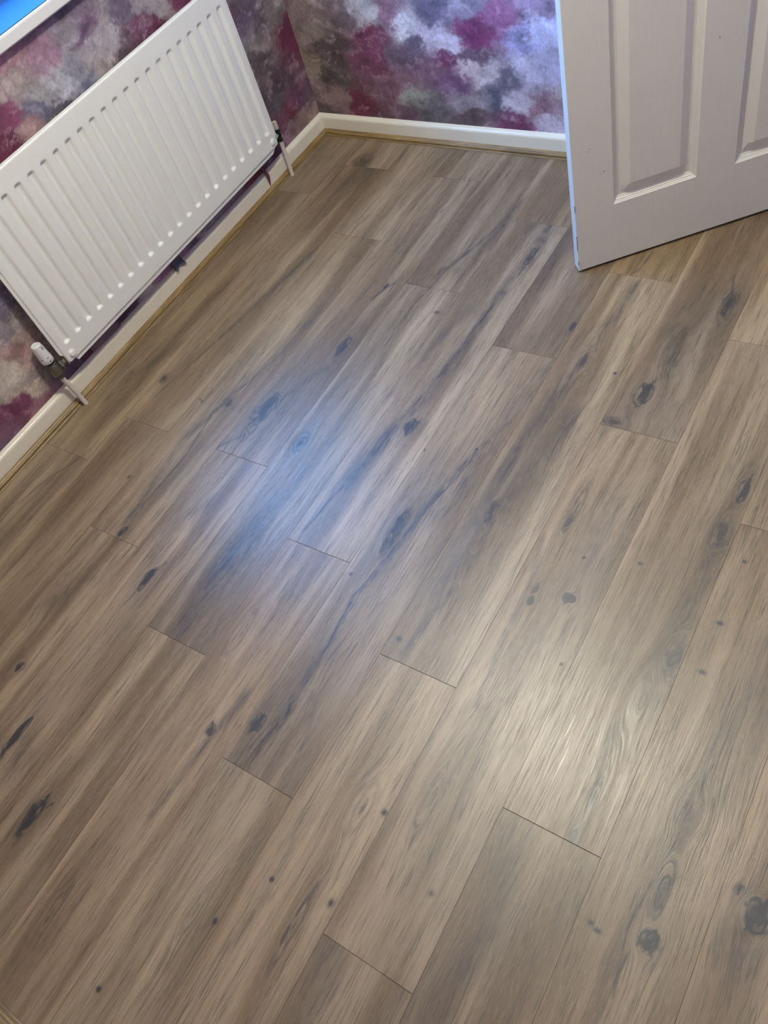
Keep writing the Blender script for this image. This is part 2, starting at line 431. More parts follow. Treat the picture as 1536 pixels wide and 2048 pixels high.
# ------------------------------------------------------------ walls: cloud wallpaper
BACK = [(-1.037, 0.432, 170, 165, 170), (-0.883, 0.384, 190, 186, 196), (-0.743, 0.355, 180, 170, 190), (-0.821, 0.366, 175, 165, 185), (-0.635, 0.373, 120, 50, 100), (-0.528, 0.419, 138, 84, 128), (-0.404, 0.397, 170, 170, 205), (-0.471, 0.357, 130, 125, 170), (-0.762, 0.431, 90, 85, 110), (-0.655, 0.447, 130, 120, 145), (-0.858, 0.335, 88, 76, 96), (-1.043, 0.364, 105, 45, 75), (-1.031, 0.274, 108, 58, 84), (-0.945, 0.296, 100, 80, 96), (-1.23, 0.303, 82, 68, 72), (-1.282, 0.389, 130, 120, 115), (-1.334, 0.239, 132, 118, 106), (-1.24, 0.206, 78, 70, 70), (-1.151, 0.109, 100, 40, 66), (-1.01, 0.18, 112, 78, 92), (-0.905, 0.15, 132, 132, 126), (-0.669, 0.264, 178, 160, 168), (-0.621, 0.253, 170, 158, 168), (-0.46, 0.288, 168, 162, 186), (-0.381, 0.301, 150, 145, 175), (-0.554, 0.236, 92, 88, 108), (-0.742, 0.293, 95, 40, 80), (-0.648, 0.302, 85, 65, 85), (-0.737, 0.211, 105, 72, 106), (-0.705, 0.146, 138, 130, 140), (-0.593, 0.164, 84, 84, 104), (-0.503, 0.156, 162, 156, 170), (-0.429, 0.147, 120, 82, 100), (-0.518, 0.089, 105, 45, 84), (-0.406, 0.102, 168, 158, 176), (-0.687, 0.085, 88, 72, 78), (-0.835, 0.111, 88, 84, 90), (-1.249, 0.134, 125, 105, 104), (-0.963, 0.083, 96, 70, 84), (-1.315, 0.433, 120, 105, 105), (-1.144, 0.42, 110, 95, 100), (-0.937, 0.432, 125, 90, 110), (-0.41, 0.45, 136, 116, 150), (-0.815, 0.266, 110, 80, 100), (-0.93, 0.237, 120, 90, 105)]
LEFT = [(0.782, 0.713, 156, 156, 166), (0.799, 0.797, 138, 106, 128), (0.717, 0.816, 132, 98, 114), (0.675, 0.777, 138, 126, 126), (0.605, 0.723, 110, 52, 84), (0.691, 0.7, 92, 92, 116), (0.618, 0.661, 138, 110, 110), (0.544, 0.679, 92, 36, 62), (0.928, 0.772, 100, 72, 104), (0.885, 0.788, 132, 124, 136), (1.005, 0.743, 142, 136, 142), (0.945, 0.732, 140, 132, 140), (0.941, 0.685, 142, 132, 132), (1.005, 0.656, 78, 62, 72), (1.097, 0.75, 90, 80, 100), (1.209, 0.706, 140, 132, 136), (1.145, 0.742, 135, 126, 132), (1.171, 0.681, 86, 36, 66), (1.119, 0.686, 95, 55, 80), (0.741, 0.665, 74, 70, 80), (0.737, 0.717, 150, 146, 150), (0.836, 0.72, 130, 128, 140), (0.837, 0.682, 88, 90, 112), (1.5, 0.548, 90, 72, 88), (1.536, 0.45, 112, 106, 112), (1.515, 0.505, 90, 76, 100), (1.53, 0.389, 78, 68, 72), (1.711, 0.367, 95, 38, 64), (1.674, 0.464, 112, 104, 104), (1.616, 0.467, 84, 72, 80), (1.55, 0.27, 74, 58, 68), (1.593, 0.135, 92, 38, 62), (1.592, 0.196, 100, 62, 80), (1.514, 0.31, 90, 76, 80), (1.558, 0.413, 120, 108, 108), (0.263, 0.365, 98, 94, 110), (0.269, 0.317, 132, 126, 126), (0.228, 0.316, 122, 112, 120), (0.259, 0.273, 152, 132, 126), (0.203, 0.233, 142, 108, 108), (0.157, 0.218, 172, 162, 150), (0.173, 0.15, 172, 160, 146), (0.199, 0.157, 120, 108, 110), (0.116, 0.2, 160, 150, 140), (0.121, 0.14, 105, 50, 80), (0.162, 0.089, 120, 80, 95), (0.076, 0.137, 92, 38, 68), (0.128, 0.059, 152, 88, 100), (0.027, 0.081, 100, 66, 88), (-0.005, 0.073, 96, 74, 92), (0.079, 0.068, 105, 60, 82), (0.37, 0.065, 85, 40, 70), (0.318, 0.082, 95, 75, 105), (0.475, 0.077, 90, 60, 80), (0.568, 0.069, 80, 55, 75), (1.581, 0.163, 104, 42, 66), (1.652, 0.166, 100, 66, 88), (1.652, 0.115, 128, 104, 104), (1.724, 0.134, 90, 72, 84), (1.724, 0.088, 140, 116, 112), (1.535, 0.131, 96, 50, 78), (1.481, 0.245, 70, 62, 70), (1.552, 0.224, 80, 70, 80), (1.547, 0.099, 120, 90, 105), (1.446, 0.072, 80, 45, 75), (1.304, 0.087, 110, 50, 60), (1.58, 0.119, 120, 100, 100)]
PAL = [(172, 164, 168), (132, 122, 126), (92, 86, 104), (100, 42, 72), (82, 68, 74), (150, 100, 130), (132, 118, 110), (96, 72, 96), (112, 78, 92)]
WALL_GAIN = 1.42

def wallpaper_colors(U, V, blobs, seed):
    """cloudy colours: the printed patches at their places, random patches elsewhere"""
    rnd = np.random.RandomState(seed)
    pts = list(blobs)
    B = np.array([(b[0], b[1]) for b in blobs]) if blobs else np.zeros((0, 2))
    for _ in range(900):
        u = rnd.uniform(U.min(), U.max()); v = rnd.uniform(V.min(), V.max())
        if len(B) and np.min(np.hypot(B[:, 0] - u, B[:, 1] - v)) < .10: continue
        pts.append((u, v) + PAL[rnd.randint(len(PAL))])
    P = np.array(pts, float); C = lin(P[:, 2:5])
    wu = U + .135 * fbm(U * 12, V * 16, 7, seed, .74); wv = V + .105 * fbm(U * 12 + 40, V * 17, 7, seed + 2, .74)
    out = np.zeros(U.shape + (3,)); wsum = np.zeros(U.shape)
    flat = np.stack([wu.ravel(), wv.ravel()], 1)
    res = np.zeros((len(flat), 3))
    for s in range(0, len(flat), 20000):
        f = flat[s:s + 20000]
        near = (P[:, 0] > f[:, 0].min() - .25) & (P[:, 0] < f[:, 0].max() + .25) & (P[:, 1] > f[:, 1].min() - .25) & (P[:, 1] < f[:, 1].max() + .25)
        Q = P[near]; CC = C[near]
        d2 = ((f[:, None, 0] - Q[None, :, 0]) * .85) ** 2 + ((f[:, None, 1] - Q[None, :, 1]) * 1.15) ** 2
        dm = d2.min(1, keepdims=True)
        w = 1.0 / (d2 + 4e-5) ** 2.6
        res[s:s + 20000] = (w @ CC) / w.sum(1, keepdims=True)
    res = res.reshape(U.shape + (3,))
    n = fbm(U * 24, V * 30, 5, seed + 5, .65)
    n2 = fbm(wu * 30, wv * 46, 4, seed + 9, .6)
    lum = res.mean(-1, keepdims=True)
    res = res * .84 + lum * .16
    res = res * np.clip(1 + .85 * n + .85 * n2, .25, 2)[..., None]
    puff = np.clip(n2 * 3.6 - .42, 0, 1)[..., None] * .5
    res = res * (1 - puff) + np.array([.42, .37, .39]) * puff
    return np.clip(res * WALL_GAIN, 0, 1)

def wallpaper_material():
    t = NT('cloud_wallpaper'); c = t.coord()
    col = t.n('ShaderNodeAttribute', attribute_name='paper').outputs['Color']
    # crumpled small scale cloud detail
    n1 = t.noise(c, 95, 6, .68, .6); n2 = t.noise(t.scale(c, (1, 1, .35)), 170, 4, .6)
    a = t.mix(t.rng(n1, .35, .72), (.84, .84, .84), (1.20, 1.18, 1.20))
    c1 = t.mix(1.0, col, a, 'MULTIPLY')
    b = t.mix(t.rng(n2, .3, .7), (.90, .90, .90), (1.10, 1.10, 1.10))
    c2 = t.mix(1.0, c1, b, 'MULTIPLY')
    # glitter flecks printed on the paper
    vo = t.n('ShaderNodeTexVoronoi'); vo.inputs['Scale'].default_value = 62; t.l(c, vo.inputs['Vector'])
    sp = t.rng(vo.outputs['Distance'], .03, .07, 1, 0)
    sepc = t.n('ShaderNodeSeparateColor'); t.l(vo.outputs['Color'], sepc.inputs[0])
    pick = t.rng(sepc.outputs[0], .82, .84)
    fl = t.math('MULTIPLY', sp, pick)
    c3 = t.mix(t.math('MULTIPLY', fl, .75), c2, (.95, .93, .95))
    t.l(c3, t.b.inputs['Base Color'])
    t.b.inputs['Roughness'].default_value = .55
    t.b.inputs['Specular IOR Level'].default_value = .35
    t.bump(t.math('ADD', n2, t.math('MULTIPLY', n1, .4)), .12, .001)
    return t.m
PAPER = wallpaper_material()

def wall_grid(name, origin, udir, u0, u1, z1, blobs, seed, hole=None, step=.012, fine=None, thick=.25, outward=(0, 0, 0)):
    us = np.arange(u0, u1, step); vs = np.arange(0, z1, step)
    if fine:
        us = np.unique(np.concatenate([us[(us < fine[0]) | (us > fine[1])], np.arange(fine[0], fine[1], .0036)]))
        vs = np.unique(np.concatenate([vs[vs > fine[2]], np.arange(0, fine[2], .0036)]))
    us = np.append(us, u1); vs = np.append(vs, z1)
    if hole:
        us = np.unique(np.concatenate([us, [hole[0], hole[1]]])); vs = np.unique(np.concatenate([vs, [hole[2], hole[3]]]))
    U, V = np.meshgrid(us, vs, indexing='ij')
    paper = wallpaper_colors(U, V, blobs, seed)
    O = np.array(origin, float); D = np.array(udir, float); N = np.array(outward, float)
    pos = O + U[..., None] * D + V[..., None] * np.array([0, 0, 1.0])
    F = grid_faces(len(us), len(vs))
    if hole:
        cu = (U[:-1, :-1] + U[1:, 1:]) / 2; cv = (V[:-1, :-1] + V[1:, 1:]) / 2
        keep = ~((cu > hole[0]) & (cu < hole[1]) & (cv > hole[2]) & (cv < hole[3]))
        F = F[keep.ravel()]
    V1 = pos.reshape(-1, 3); col = np.concatenate([paper, np.ones(U.shape + (1,))], -1).reshape(-1, 4)
    # reveal and outer skin give the wall its thickness
    extraV = []; extraF = []; b = len(V1)
    P = lambda u, v, t: O + u * D + np.array([0, 0, v]) + N * t
    def quad(a, b_, c_, d_):
        k = b + len(extraV); extraV.extend([a, b_, c_, d_]); extraF.append([k, k + 1, k + 2, k + 3])
    rects = [(u0, u1, 0, z1)]
    if hole:
        h0, h1, g0, g1 = hole
        for (ua, va, ub, vb) in ((h0, g0, h1, g0), (h1, g0, h1, g1), (h1, g1, h0, g1), (h0, g1, h0, g0)):
            if va == vb == 0: continue
            quad(P(ua, va, 0), P(ub, vb, 0), P(ub, vb, thick), P(ua, va, thick))
        rects = [(u0, h0, 0, z1), (h1, u1, 0, z1), (h0, h1, g1, z1)] + ([(h0, h1, 0, g0)] if g0 > 0 else [])
    for ua, ub, va, vb in rects:
        quad(P(ua, va, thick), P(ub, va, thick), P(ub, vb, thick), P(ua, vb, thick))
    quad(P(u0, 0, 0), P(u0, z1, 0), P(u0, z1, thick), P(u0, 0, thick))
    quad(P(u1, 0, 0), P(u1, z1, 0), P(u1, z1, thick), P(u1, 0, thick))
    quad(P(u0, z1, 0), P(u1, z1, 0), P(u1, z1, thick), P(u0, z1, thick))
    V1 = np.concatenate([V1, np.array(extraV)]); F = np.concatenate([F, np.array(extraF)])
    col = np.concatenate([col, np.tile([.45, .4, .42, 1], (len(extraV), 1))])
    return structure(from_np(name, V1, F, PAPER, attrs={'paper': ('FLOAT_COLOR', col)}))

wall_grid('wall_left', (XL, 0, 0), (0, 1, 0), YF - .1, yb(XL), CEIL, LEFT, 3, hole=(WY0, WY1, WZ0 - .033, WZ1), fine=(-.2, 1.74, .95), outward=(-1, 0, 0))
sl = Vector((1, -0.025, 0))
wall_grid('wall_back', (0, yb(0), 0), (1, -0.025, 0), XL - .2, XR + .1, CEIL, BACK, 5, hole=(DX0, DX1, 0, DZ1), fine=(-1.365, -.2, .6), thick=.12, outward=(0, 1, 0))
wall_grid('wall_right', (XR, 0, 0), (0, 1, 0), YF - .1, yb(XR), CEIL, [], 7, step=.03, outward=(1, 0, 0))
wall_grid('wall_front', (0, YF, 0), (1, 0, 0), XL - .1, XR + .1, CEIL, [], 9, step=.03, outward=(0, -1, 0))
WHITE = plain('white_emulsion', (.78, .77, .74), .7, noise=.02, nscale=60, bump=.05)
bm = bmesh.new(); box(bm, XL - .25, XR + .25, YF - .25, 3.2, CEIL, CEIL + .1)
structure(from_bm('ceiling', bm, WHITE))
bm = bmesh.new()
box(bm, DX0 - .5, XR + .2, 2.95, 3.05, 0, CEIL); box(bm, DX0 - .55, DX0 - .45, 1.85, 3.0, 0, CEIL); box(bm, XR + .1, XR + .2, 1.8, 3.0, 0, CEIL)
structure(from_bm('wall_landing', bm, WHITE))

# ------------------------------------------------------------ skirting boards and oak beading
SKIRT = plain('cream_gloss_paint', (.83, .78, .65), .28, noise=.02, nscale=25, bump=.05)
def oak():
    t = NT('golden_oak'); c = t.coord()
    at = t.n('ShaderNodeAttribute', attribute_name='along').outputs['Vector']
    n1 = t.noise(t.scale(at, (22, 260, 260)), 1, 3, .6, .8); n2 = t.noise(t.scale(at, (5, 40, 40)), 1, 4, .6, 1.5)
    a = t.mix(t.rng(n2, .35, .65), (.185, .115, .040), (.33, .225, .095))
    b = t.mix(t.math('MULTIPLY', t.rng(n1, .5, .7), .5), a, (.12, .065, .022))
    t.l(b, t.b.inputs['Base Color']); t.b.inputs['Roughness'].default_value = .38
    t.bump(n1, .2, .0005)
    return t.m
OAK = oak()

def sweep(name, prof, a, b, nrm, mat, miter0=0, miter1=0, seg=60, wob=0.0):
    """extrude profile (out, z) from a to b on the floor; nrm is the direction away from the wall; miter shifts the ends by out*miter"""
    a = Vector(a); b = Vector(b); n = Vector(nrm).normalized(); d = (b - a).normalized(); L = (b - a).length
    V = []; A = []
    for i in range(seg + 1):
        for (o_, z) in prof:
            s0 = o_ * miter0; s1 = L - o_ * miter1
            s = s0 + (s1 - s0) * i / seg
            p = a + d * s + n * (o_ + wob * (fbm(np.array([s * 3.0]), np.array([2.0]), 2, 1)[0])) + Vector((0, 0, z))
            V.append(p[:]); A.append((s, o_, z))
    k = len(prof)
    F = []
    for i in range(seg):
        for j in range(k):
            p0 = i * k + j; p1 = i * k + (j + 1) % k
            F.append((p0, p1, p1 + k, p0 + k))
    o = from_np(name, V, F, mat, attrs={'along': ('FLOAT_VECTOR', A)})
    me = o.data
    bm = bmesh.new(); bm.from_mesh(me)
    bm.verts.ensure_lookup_table()
    bm.faces.new([bm.verts[j] for j in range(k)]); bm.faces.new([bm.verts[seg * k + j] for j in range(k)])
    bmesh.ops.recalc_face_normals(bm, faces=bm.faces)
    for f in bm.faces: f.smooth = True
    for e in bm.edges:
        if len(e.link_faces) == 2 and e.calc_face_angle() > math.radians(38): e.smooth = False
    bm.to_mesh(me); bm.free()
    return o

def arc(cx, cz, r, a0, a1, n):
    return [(cx + r * math.cos(math.radians(a0 + (a1 - a0) * i / n)), cz + r * math.sin(math.radians(a0 + (a1 - a0) * i / n))) for i in range(n + 1)]
SK = [(0, 0.0), (.0165, 0.0), (.0165, .052)] + arc(.0045, .055, .012, 0, 80, 6) + [(0, .069)]
BD = [(0, 0.0), (.0195, 0.0), (.0195, .0022), (.0180, .0034), (.0160, .0030)] + arc(.0098, .0085, .0062, -35, 70, 7) + [(.0100, .0140), (.0085, .0141), (.0072, .0155), (.0055, .0168), (.0030, .0174), (0, .0174)]
xs = XL + .0165
pLb = (XL, YF, 0); pLt = (XL, yb(XL), 0)
structure(sweep('baseboard_left', SK, pLb, pLt, (1, 0, 0), SKIRT, 1, 1, 80, .0008))
pBl = (XL, yb(XL), 0); pBr = (DX0 - .06, yb(DX0 - .06), 0)
structure(sweep('baseboard_back', SK, pBl, pBr, (-.025, -1, 0), SKIRT, 1, 0, 60))
structure(sweep('baseboard_front', SK, (XL, YF, 0), (XR, YF, 0), (0, 1, 0), SKIRT, 1, 1, 40))
structure(sweep('baseboard_right', SK, (XR, YF, 0), (XR, yb(XR), 0), (-1, 0, 0), SKIRT, 1, 1, 40))
# beading: slightly out of line with the left skirting, as laid
yi = yb(xs) - .0165
structure(sweep('trim_1', BD, (xs + .006, YF + .0165, 0), (xs - .001, yi, 0), (1, 0, 0), OAK, 1, 1, 90, .001))
structure(sweep('trim_2', BD, (xs - .001, yi, 0), (DX0 - .06, yb(DX0 - .06) - .0165, 0), (-.025, -1, 0), OAK, 1, 0, 60))
structure(sweep('trim_3', BD, (xs, YF + .0165, 0), (XR - .0165, YF + .0165, 0), (0, 1, 0), OAK, 1, 1, 60))
structure(sweep('trim_4', BD, (XR - .0165, YF + .0165, 0), (XR - .0165, yb(XR) - .0165, 0), (-1, 0, 0), OAK, 1, 1, 60))

# ------------------------------------------------------------ window
PVC = plain('white_upvc', (.80, .80, .80), .25, noise=.01)
win = empty('window_1', (XL - .20, (WY0 + WY1) / 2, WZ0), 'white window above the radiator, its glass blue with dusk light', 'window')
structure(win)
def frame_box(nm, y0, y1, z0, z1, w, x0, x1):
    bm = bmesh.new()
    for q in ((y0, y1, z0, z0 + w), (y0, y1, z1 - w, z1), (y0, y0 + w, z0 + w, z1 - w), (y1 - w, y1, z0 + w, z1 - w)):
        box(bm, x0, x1, *q, bevel=.004)
    return adopt(from_bm(nm, bm, PVC), win)
frame_box('window_frame', WY0, WY1, WZ0, WZ1, .045, XL - .235, XL - .175)
ym = (WY0 + WY1) / 2
frame_box('window_sash', WY0 + .04, WY1 - .04, WZ0 + .04, WZ1 - .04, .04, XL - .225, XL - .180)
t = NT('window_glass'); tr = t.n('ShaderNodeBsdfTransparent'); gl = t.n('ShaderNodeBsdfGlossy'); gl.inputs['Roughness'].default_value = .01
lw = t.n('ShaderNodeLayerWeight'); lw.inputs[0].default_value = .5
fr = t.math('ADD', t.math('MULTIPLY', t.math('POWER', lw.outputs['Facing'], 5), .6), .04); mx = t.n('ShaderNodeMixShader')
t.l(fr, mx.inputs[0]); t.l(tr.outputs[0], mx.inputs[1]); t.l(gl.outputs[0], mx.inputs[2])
t.l(mx.outputs[0], t.t.nodes['Material Output'].inputs[0])
bm = bmesh.new(); box(bm, XL - .207, XL - .203, WY0 + .07, WY1 - .07, WZ0 + .07, WZ1 - .07)
adopt(from_bm('window_pane', bm, t.m), win)
# sill board: its nose stands 30 mm proud of the wall and runs past the reveal
bm = bmesh.new()
pts = [(XL - .24, WZ0 - .033), (XL + .026, WZ0 - .033), (XL + .030, WZ0 - .029), (XL + .030, WZ0 - .006), (XL + .0285, WZ0 - .002), (XL + .025, WZ0), (XL - .24, WZ0)]
ring = [[bm.verts.new((x, y, z)) for x, z in pts] for y in (WY0 + .0005, WY1 - .0005)]
for i in range(len(pts)):
    j = (i + 1) % len(pts); bm.faces.new((ring[0][i], ring[0][j], ring[1][j], ring[1][i]))
bm.faces.new(ring[0][::-1]); bm.faces.new(ring[1])
for (ya, yc) in ((WY0 - .06, WY0), (WY1, WY1 + .06)):
    box(bm, XL, XL + .030, ya, yc, WZ0 - .033, WZ0, bevel=.002)
sill = adopt(from_bm('window_sill', bm, PVC), win)
BLUE = plain('sill_skylight_blue', (.012, .062, .15), .7, noise=.01)
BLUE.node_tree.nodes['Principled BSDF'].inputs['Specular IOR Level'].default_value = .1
bm = bmesh.new(); box(bm, XL - .172, XL + .0255, WY0 + .004, WY1 - .004, WZ0 + .0002, WZ0 + .0016)  # added sheet: blue sky light on the white sill, put into its colour
bf = adopt(from_bm('sill_skylight_sheet', bm, BLUE), win); bf['label'] = 'thin added sheet on the white sill, coloured as blue sky light'

# ------------------------------------------------------------ radiator
ENAMEL = plain('white_radiator_enamel', (.86, .87, .83), .30, noise=.012, nscale=30)
rad = empty('radiator', (-1.32, .86, .13), 'white single panel radiator with pressed vertical channels on the wallpapered wall', 'radiator')
XF, XS = -1.305, -1.3105          # face plane, seam flange plane
RY0, RY1, RZ0, RZ1 = .2915, 1.4205, .1410, .6740
def panel():
    y = np.concatenate([np.linspace(RY0, RY0 + .02, 14), np.arange(RY0 + .022, RY1 - .022, .0022), np.linspace(RY1 - .02, RY1, 14)])
    z = np.concatenate([np.linspace(RZ0, RZ0 + .022, 16), np.arange(RZ0 + .025, .225, .0028), np.arange(.23, .585, .02), np.arange(.59, RZ1 - .022, .0028), np.linspace(RZ1 - .02, RZ1, 14)])
    Y, Z = np.meshgrid(y, z, indexing='ij')
    def ss(a, b, v):
        t_ = np.clip((v - a) / (b - a), 0, 1); return t_ * t_ * (3 - 2 * t_)
    def sdf(cy, cz, hy, hz, r):
        qy = np.abs(Y - cy) - hy + r; qz = np.abs(Z - cz) - hz + r
        return np.minimum(np.maximum(qy, qz), 0) + np.hypot(np.maximum(qy, 0), np.maximum(qz, 0)) - r
    e = -sdf((RY0 + RY1) / 2, (RZ0 + RZ1) / 2, (RY1 - RY0) / 2, (RZ1 - RZ0) / 2, .012)
    rise = np.clip(e / .0045, 0, 1)
    X = XS + (XF - XS) * np.sqrt(np.clip(1 - (1 - rise) ** 2, 0, 1))
    for i in range(22):
        d = sdf(.328 + .0503 * i, .4080, .0122, .2110, .0080)
        X = X - .0085 * ss(.0020, -.0075, d)
    # tapping bosses at the two lower corners
    for by, bz in ((.317, .162), (1.396, .164)):
        r = np.hypot(Y - by, (Z - bz))
        X = np.maximum(X, XF + .0065 - .0105 * ss(.007, .0175, r)) * (r < .0175) + X * (r >= .0175)
    V = np.stack([X, Y, Z], -1).reshape(-1, 3); n = len(V)
    Vb = V.copy(); Vb[:, 0] = XS - .0015 - (np.clip(e.ravel(), 0, .012) / .012) * .018
    F = grid_faces(len(y), len(z)); Fb = grid_faces(len(y), len(z), True) + n
    a, b = len(y), len(z)
    loop = [i * b for i in range(a)] + [(a - 1) * b + j for j in range(1, b)] + [i * b + b - 1 for i in range(a - 2, -1, -1)] + [j for j in range(b - 2, 0, -1)]
    R = [(loop[i], loop[i] + n, loop[(i + 1) % len(loop)] + n, loop[(i + 1) % len(loop)]) for i in range(len(loop))]
    return adopt(from_np('panel', np.concatenate([V, Vb]), np.concatenate([F, Fb, np.array(R)]), ENAMEL, smooth=True), rad)
panel()
# welded seam flange round the panel, cut away at the corners for the tappings
bm = bmesh.new()
fy0, fy1, fz0, fz1, cc = .2830, 1.4290, .1275, .6780, .036
out = [(fy0 + cc + .006, fz0), (fy1 - cc - .010, fz0), (fy1 - cc + .016, RZ0 + .004), (fy1 - .010, RZ0 + .02), (fy1, RZ0 + cc), (fy1, fz1 - .02), (fy1 - .008, fz1), (fy0 + .008, fz1), (fy0, fz1 - .02), (fy0, RZ0 + .040), (fy0 + .012, RZ0 + .028), (fy0 + .016, RZ0 + .006), (fy0 + cc, RZ0 + .004)]
ins = [(min(max(y, RY0 + .003), RY1 - .003), min(max(z, RZ0 + .003), RZ1 - .003)) for y, z in out]
R4 = [[bm.verts.new((x, y, z)) for y, z in q] for x, q in ((XS + .0006, ins), (XS + .0006, out), (XS - .0020, out), (XS - .0020, ins))]
for q0, q1 in zip(R4, R4[1:]):
    for i in range(len(out)):
        j = (i + 1) % len(out); bm.faces.new((q0[i], q0[j], q1[j], q1[i]))
adopt(from_bm('seam_flange', bm, ENAMEL), rad)
bm = bmesh.new()                                   # convector fins behind the panel: one folded sheet
x0, x1 = -1.3590, -1.3300
yy = .37; zz = (.19, .63); prev = None; k = 0
pts = []
while yy < 1.34:
    pts += [(x0, yy), (x0, yy + .006), (x1, yy + .010), (x1, yy + .020), (x0, yy + .025)]; yy += .025
for (xa, ya), (xb, yb_) in zip(pts, pts[1:]):
    if abs(ya - yb_) + abs(xa - xb) < 1e-6: continue
    v = [bm.verts.new(c) for c in ((xa, ya, zz[0]), (xb, yb_, zz[0]), (xb, yb_, zz[1]), (xa, ya, zz[1]))]
    bm.faces.new(v)
fin = adopt(from_bm('convector_fins', bm, ENAMEL), rad)
so = fin.modifiers.new('thickness', 'SOLIDIFY'); so.thickness = .0008
for by in (.49, 1.23):                             # wall brackets
    bm = bmesh.new(); box(bm, XL + .0008, XL + .0035, by - .016, by + .016, .20, .60); box(bm, XL + .001, -1.3285, by - .002, by + .002, .22, .59)
    adopt(from_bm('wall_bracket', bm, ENAMEL), rad)

# pipes and valves
PIPE = plain('painted_copper_pipe', (.68, .62, .56), .38, noise=.05, nscale=50)
TARN = plain('tarnished_nickel', (.20, .195, .15), .24, .8, noise=.25, nscale=70, bump=.2)
BLACK = plain('black_plastic', (.012, .012, .012), .35)
HEAD = plain('white_valve_plastic', (.82, .82, .82), .33, noise=.01)
CAPM = plain('aged_cream_plastic', (.50, .48, .38), .4, noise=.06)
DARKM = plain('dark_tarnished_brass', (.035, .04, .034), .25, .7, noise=.3, nscale=90)
GREEN = plain('pale_green_verdigris_nut', (.40, .50, .44), .28, .5, noise=.15, nscale=90)
def tube(path, r, seg=20):
    bm = bmesh.new(); rings = []
    P = [Vector(p) for p in path]
    for i, p in enumerate(P):
        d = (P[min(i + 1, len(P) - 1)] - P[max(i - 1, 0)]).normalized()
        q = d.to_track_quat('Z', 'Y'); rr = r[i] if isinstance(r, (list, tuple)) else r
        rings.append([bm.verts.new(p + q @ Vector((rr * math.cos(2 * math.pi * k / seg), rr * math.sin(2 * math.pi * k / seg), 0))) for k in range(seg)])
    for a, b in zip(rings, rings[1:]):
        for k in range(seg): bm.faces.new((a[k], a[(k + 1) % seg], b[(k + 1) % seg], b[k]))
    bm.faces.new(rings[0]); bm.faces.new(rings[-1])
    return bm
VX, VY = -1.320, .2475
p = from_bm('radiator_pipe', tube([(-1.3145, .257, -.0005), (-1.3150, .2565, .012), (-1.3180, .254, .07), (VX, VY, .130)], .0077), PIPE, None, True)
p['label'] = 'painted pipe rising from the floor to the white-headed valve'; p['category'] = 'pipe'; p['group'] = 'radiator feed pipes'
RX, RYv = -1.321, 1.450
p = from_bm('radiator_pipe', tube([(-1.323, 1.447, -.0005), (-1.3228, 1.4472, .012), (-1.322, 1.449, .08), (RX, RYv, .141)], .0075), PIPE, None, True)
p['label'] = 'thin painted pipe under the dark valve, nearest the room corner'; p['category'] = 'pipe'; p['group'] = 'radiator feed pipes'

tv = empty('thermostatic_valve', (VX, VY, .115), 'white-headed thermostatic valve on a tarnished body at the near end of the radiator', 'valve')
bm = bmesh.new()
lathe(bm, [(.0090, 0), (.0120, .001), (.0120, .011), (.0090, .0135)], AX((VX, VY, .1215), (0, 0, 1)), 6)      # compression nut
lathe(bm, [(.0095, .0), (.0095, .006), (.0160, .012), (.0190, .019), (.0195, .030), (.0185, .042), (.0150, .050), (.0125, .056)], AX((VX, VY, .1280), (0, 0, 1)), 28)
adopt(from_bm('valve_body', bm, TARN, None, True), tv)
bm = bmesh.new()
lathe(bm, [(.0115, 0), (.0115, .0165), (.0160, .0180), (.0180, .0195), (.0180, .0265), (.0160, .0280), (.0115, .0300), (.0115, .0395)], AX((VX + .002, VY, .1575), (.12, 1, .04)), 6)
adopt(from_bm('union_nut', bm, TARN, None, True, 30), tv)
bm = bmesh.new(); lathe(bm, [(.0150, 0), (.0165, .002), (.0165, .007), (.0150, .009)], AX((VX, VY, .1820), (0, 0, 1)), 32)
adopt(from_bm('collar', bm, BLACK, None, True), tv)
def rib(a, h):
    return 1 - (.05 if (math.cos(a * 12) > .35 and .036 < h < .058) else 0)
hp = [(.0165, 0), (.0185, .001), (.0190, .003), (.0190, .0165), (.0180, .0172), (.0180, .0180), (.0186, .0188), (.0182, .030), (.0172, .045), (.0160, .0585), (.0150, .0625), (.0125, .0645), (.0115, .0640), (.0105, .0630)]
bm = bmesh.new(); lathe(bm, hp, AX((VX, VY, .1900), (-.02, -.0, 1)), 96, rib)
hd = adopt(from_bm('valve_head', bm, HEAD, None, True, 30), tv)
# printed marks on the head
def mark_patch(bm, ang, da, h0, h1, r):
    M = AX((VX, VY, .1900), (-.02, 0, 1)); n = 4; vs = []
    for i in range(n + 1):
        a = math.radians(ang - da / 2 + da * i / n)
        vs.append([bm.verts.new(M @ Vector((r * math.cos(a), r * math.sin(a), h))) for h in (h0, h1)])
    for a, b in zip(vs, vs[1:]): bm.faces.new((a[0], b[0], b[1], a[1]))
M = AX((VX, VY, .1900), (-.02, 0, 1))
cd = M.inverted() @ Vector(CP); A0 = math.degrees(math.atan2(cd.y, cd.x))
for q in [(26, 5, .0035, .0100, .0192), (15, 11, .0045, .0085, .0192), (-8, 6, .0045, .0085, .0192), (-28, 4, .005, .008, .0192), (44, 5, .0045, .0085, .0192),
          (18, 26, .0187, .0206, .0188), (-42, 26, .0187, .0206, .0188), (30, 3, .046, .058, .0173), (39, 3, .046, .058, .0173), (48, 3, .046, .058, .0173)]:
    bm = bmesh.new(); mark_patch(bm, A0 + q[0], *q[1:])
    pm = adopt(from_bm('printed_mark', bm, BLACK), tv); pm['label'] = 'small black mark on the white head'

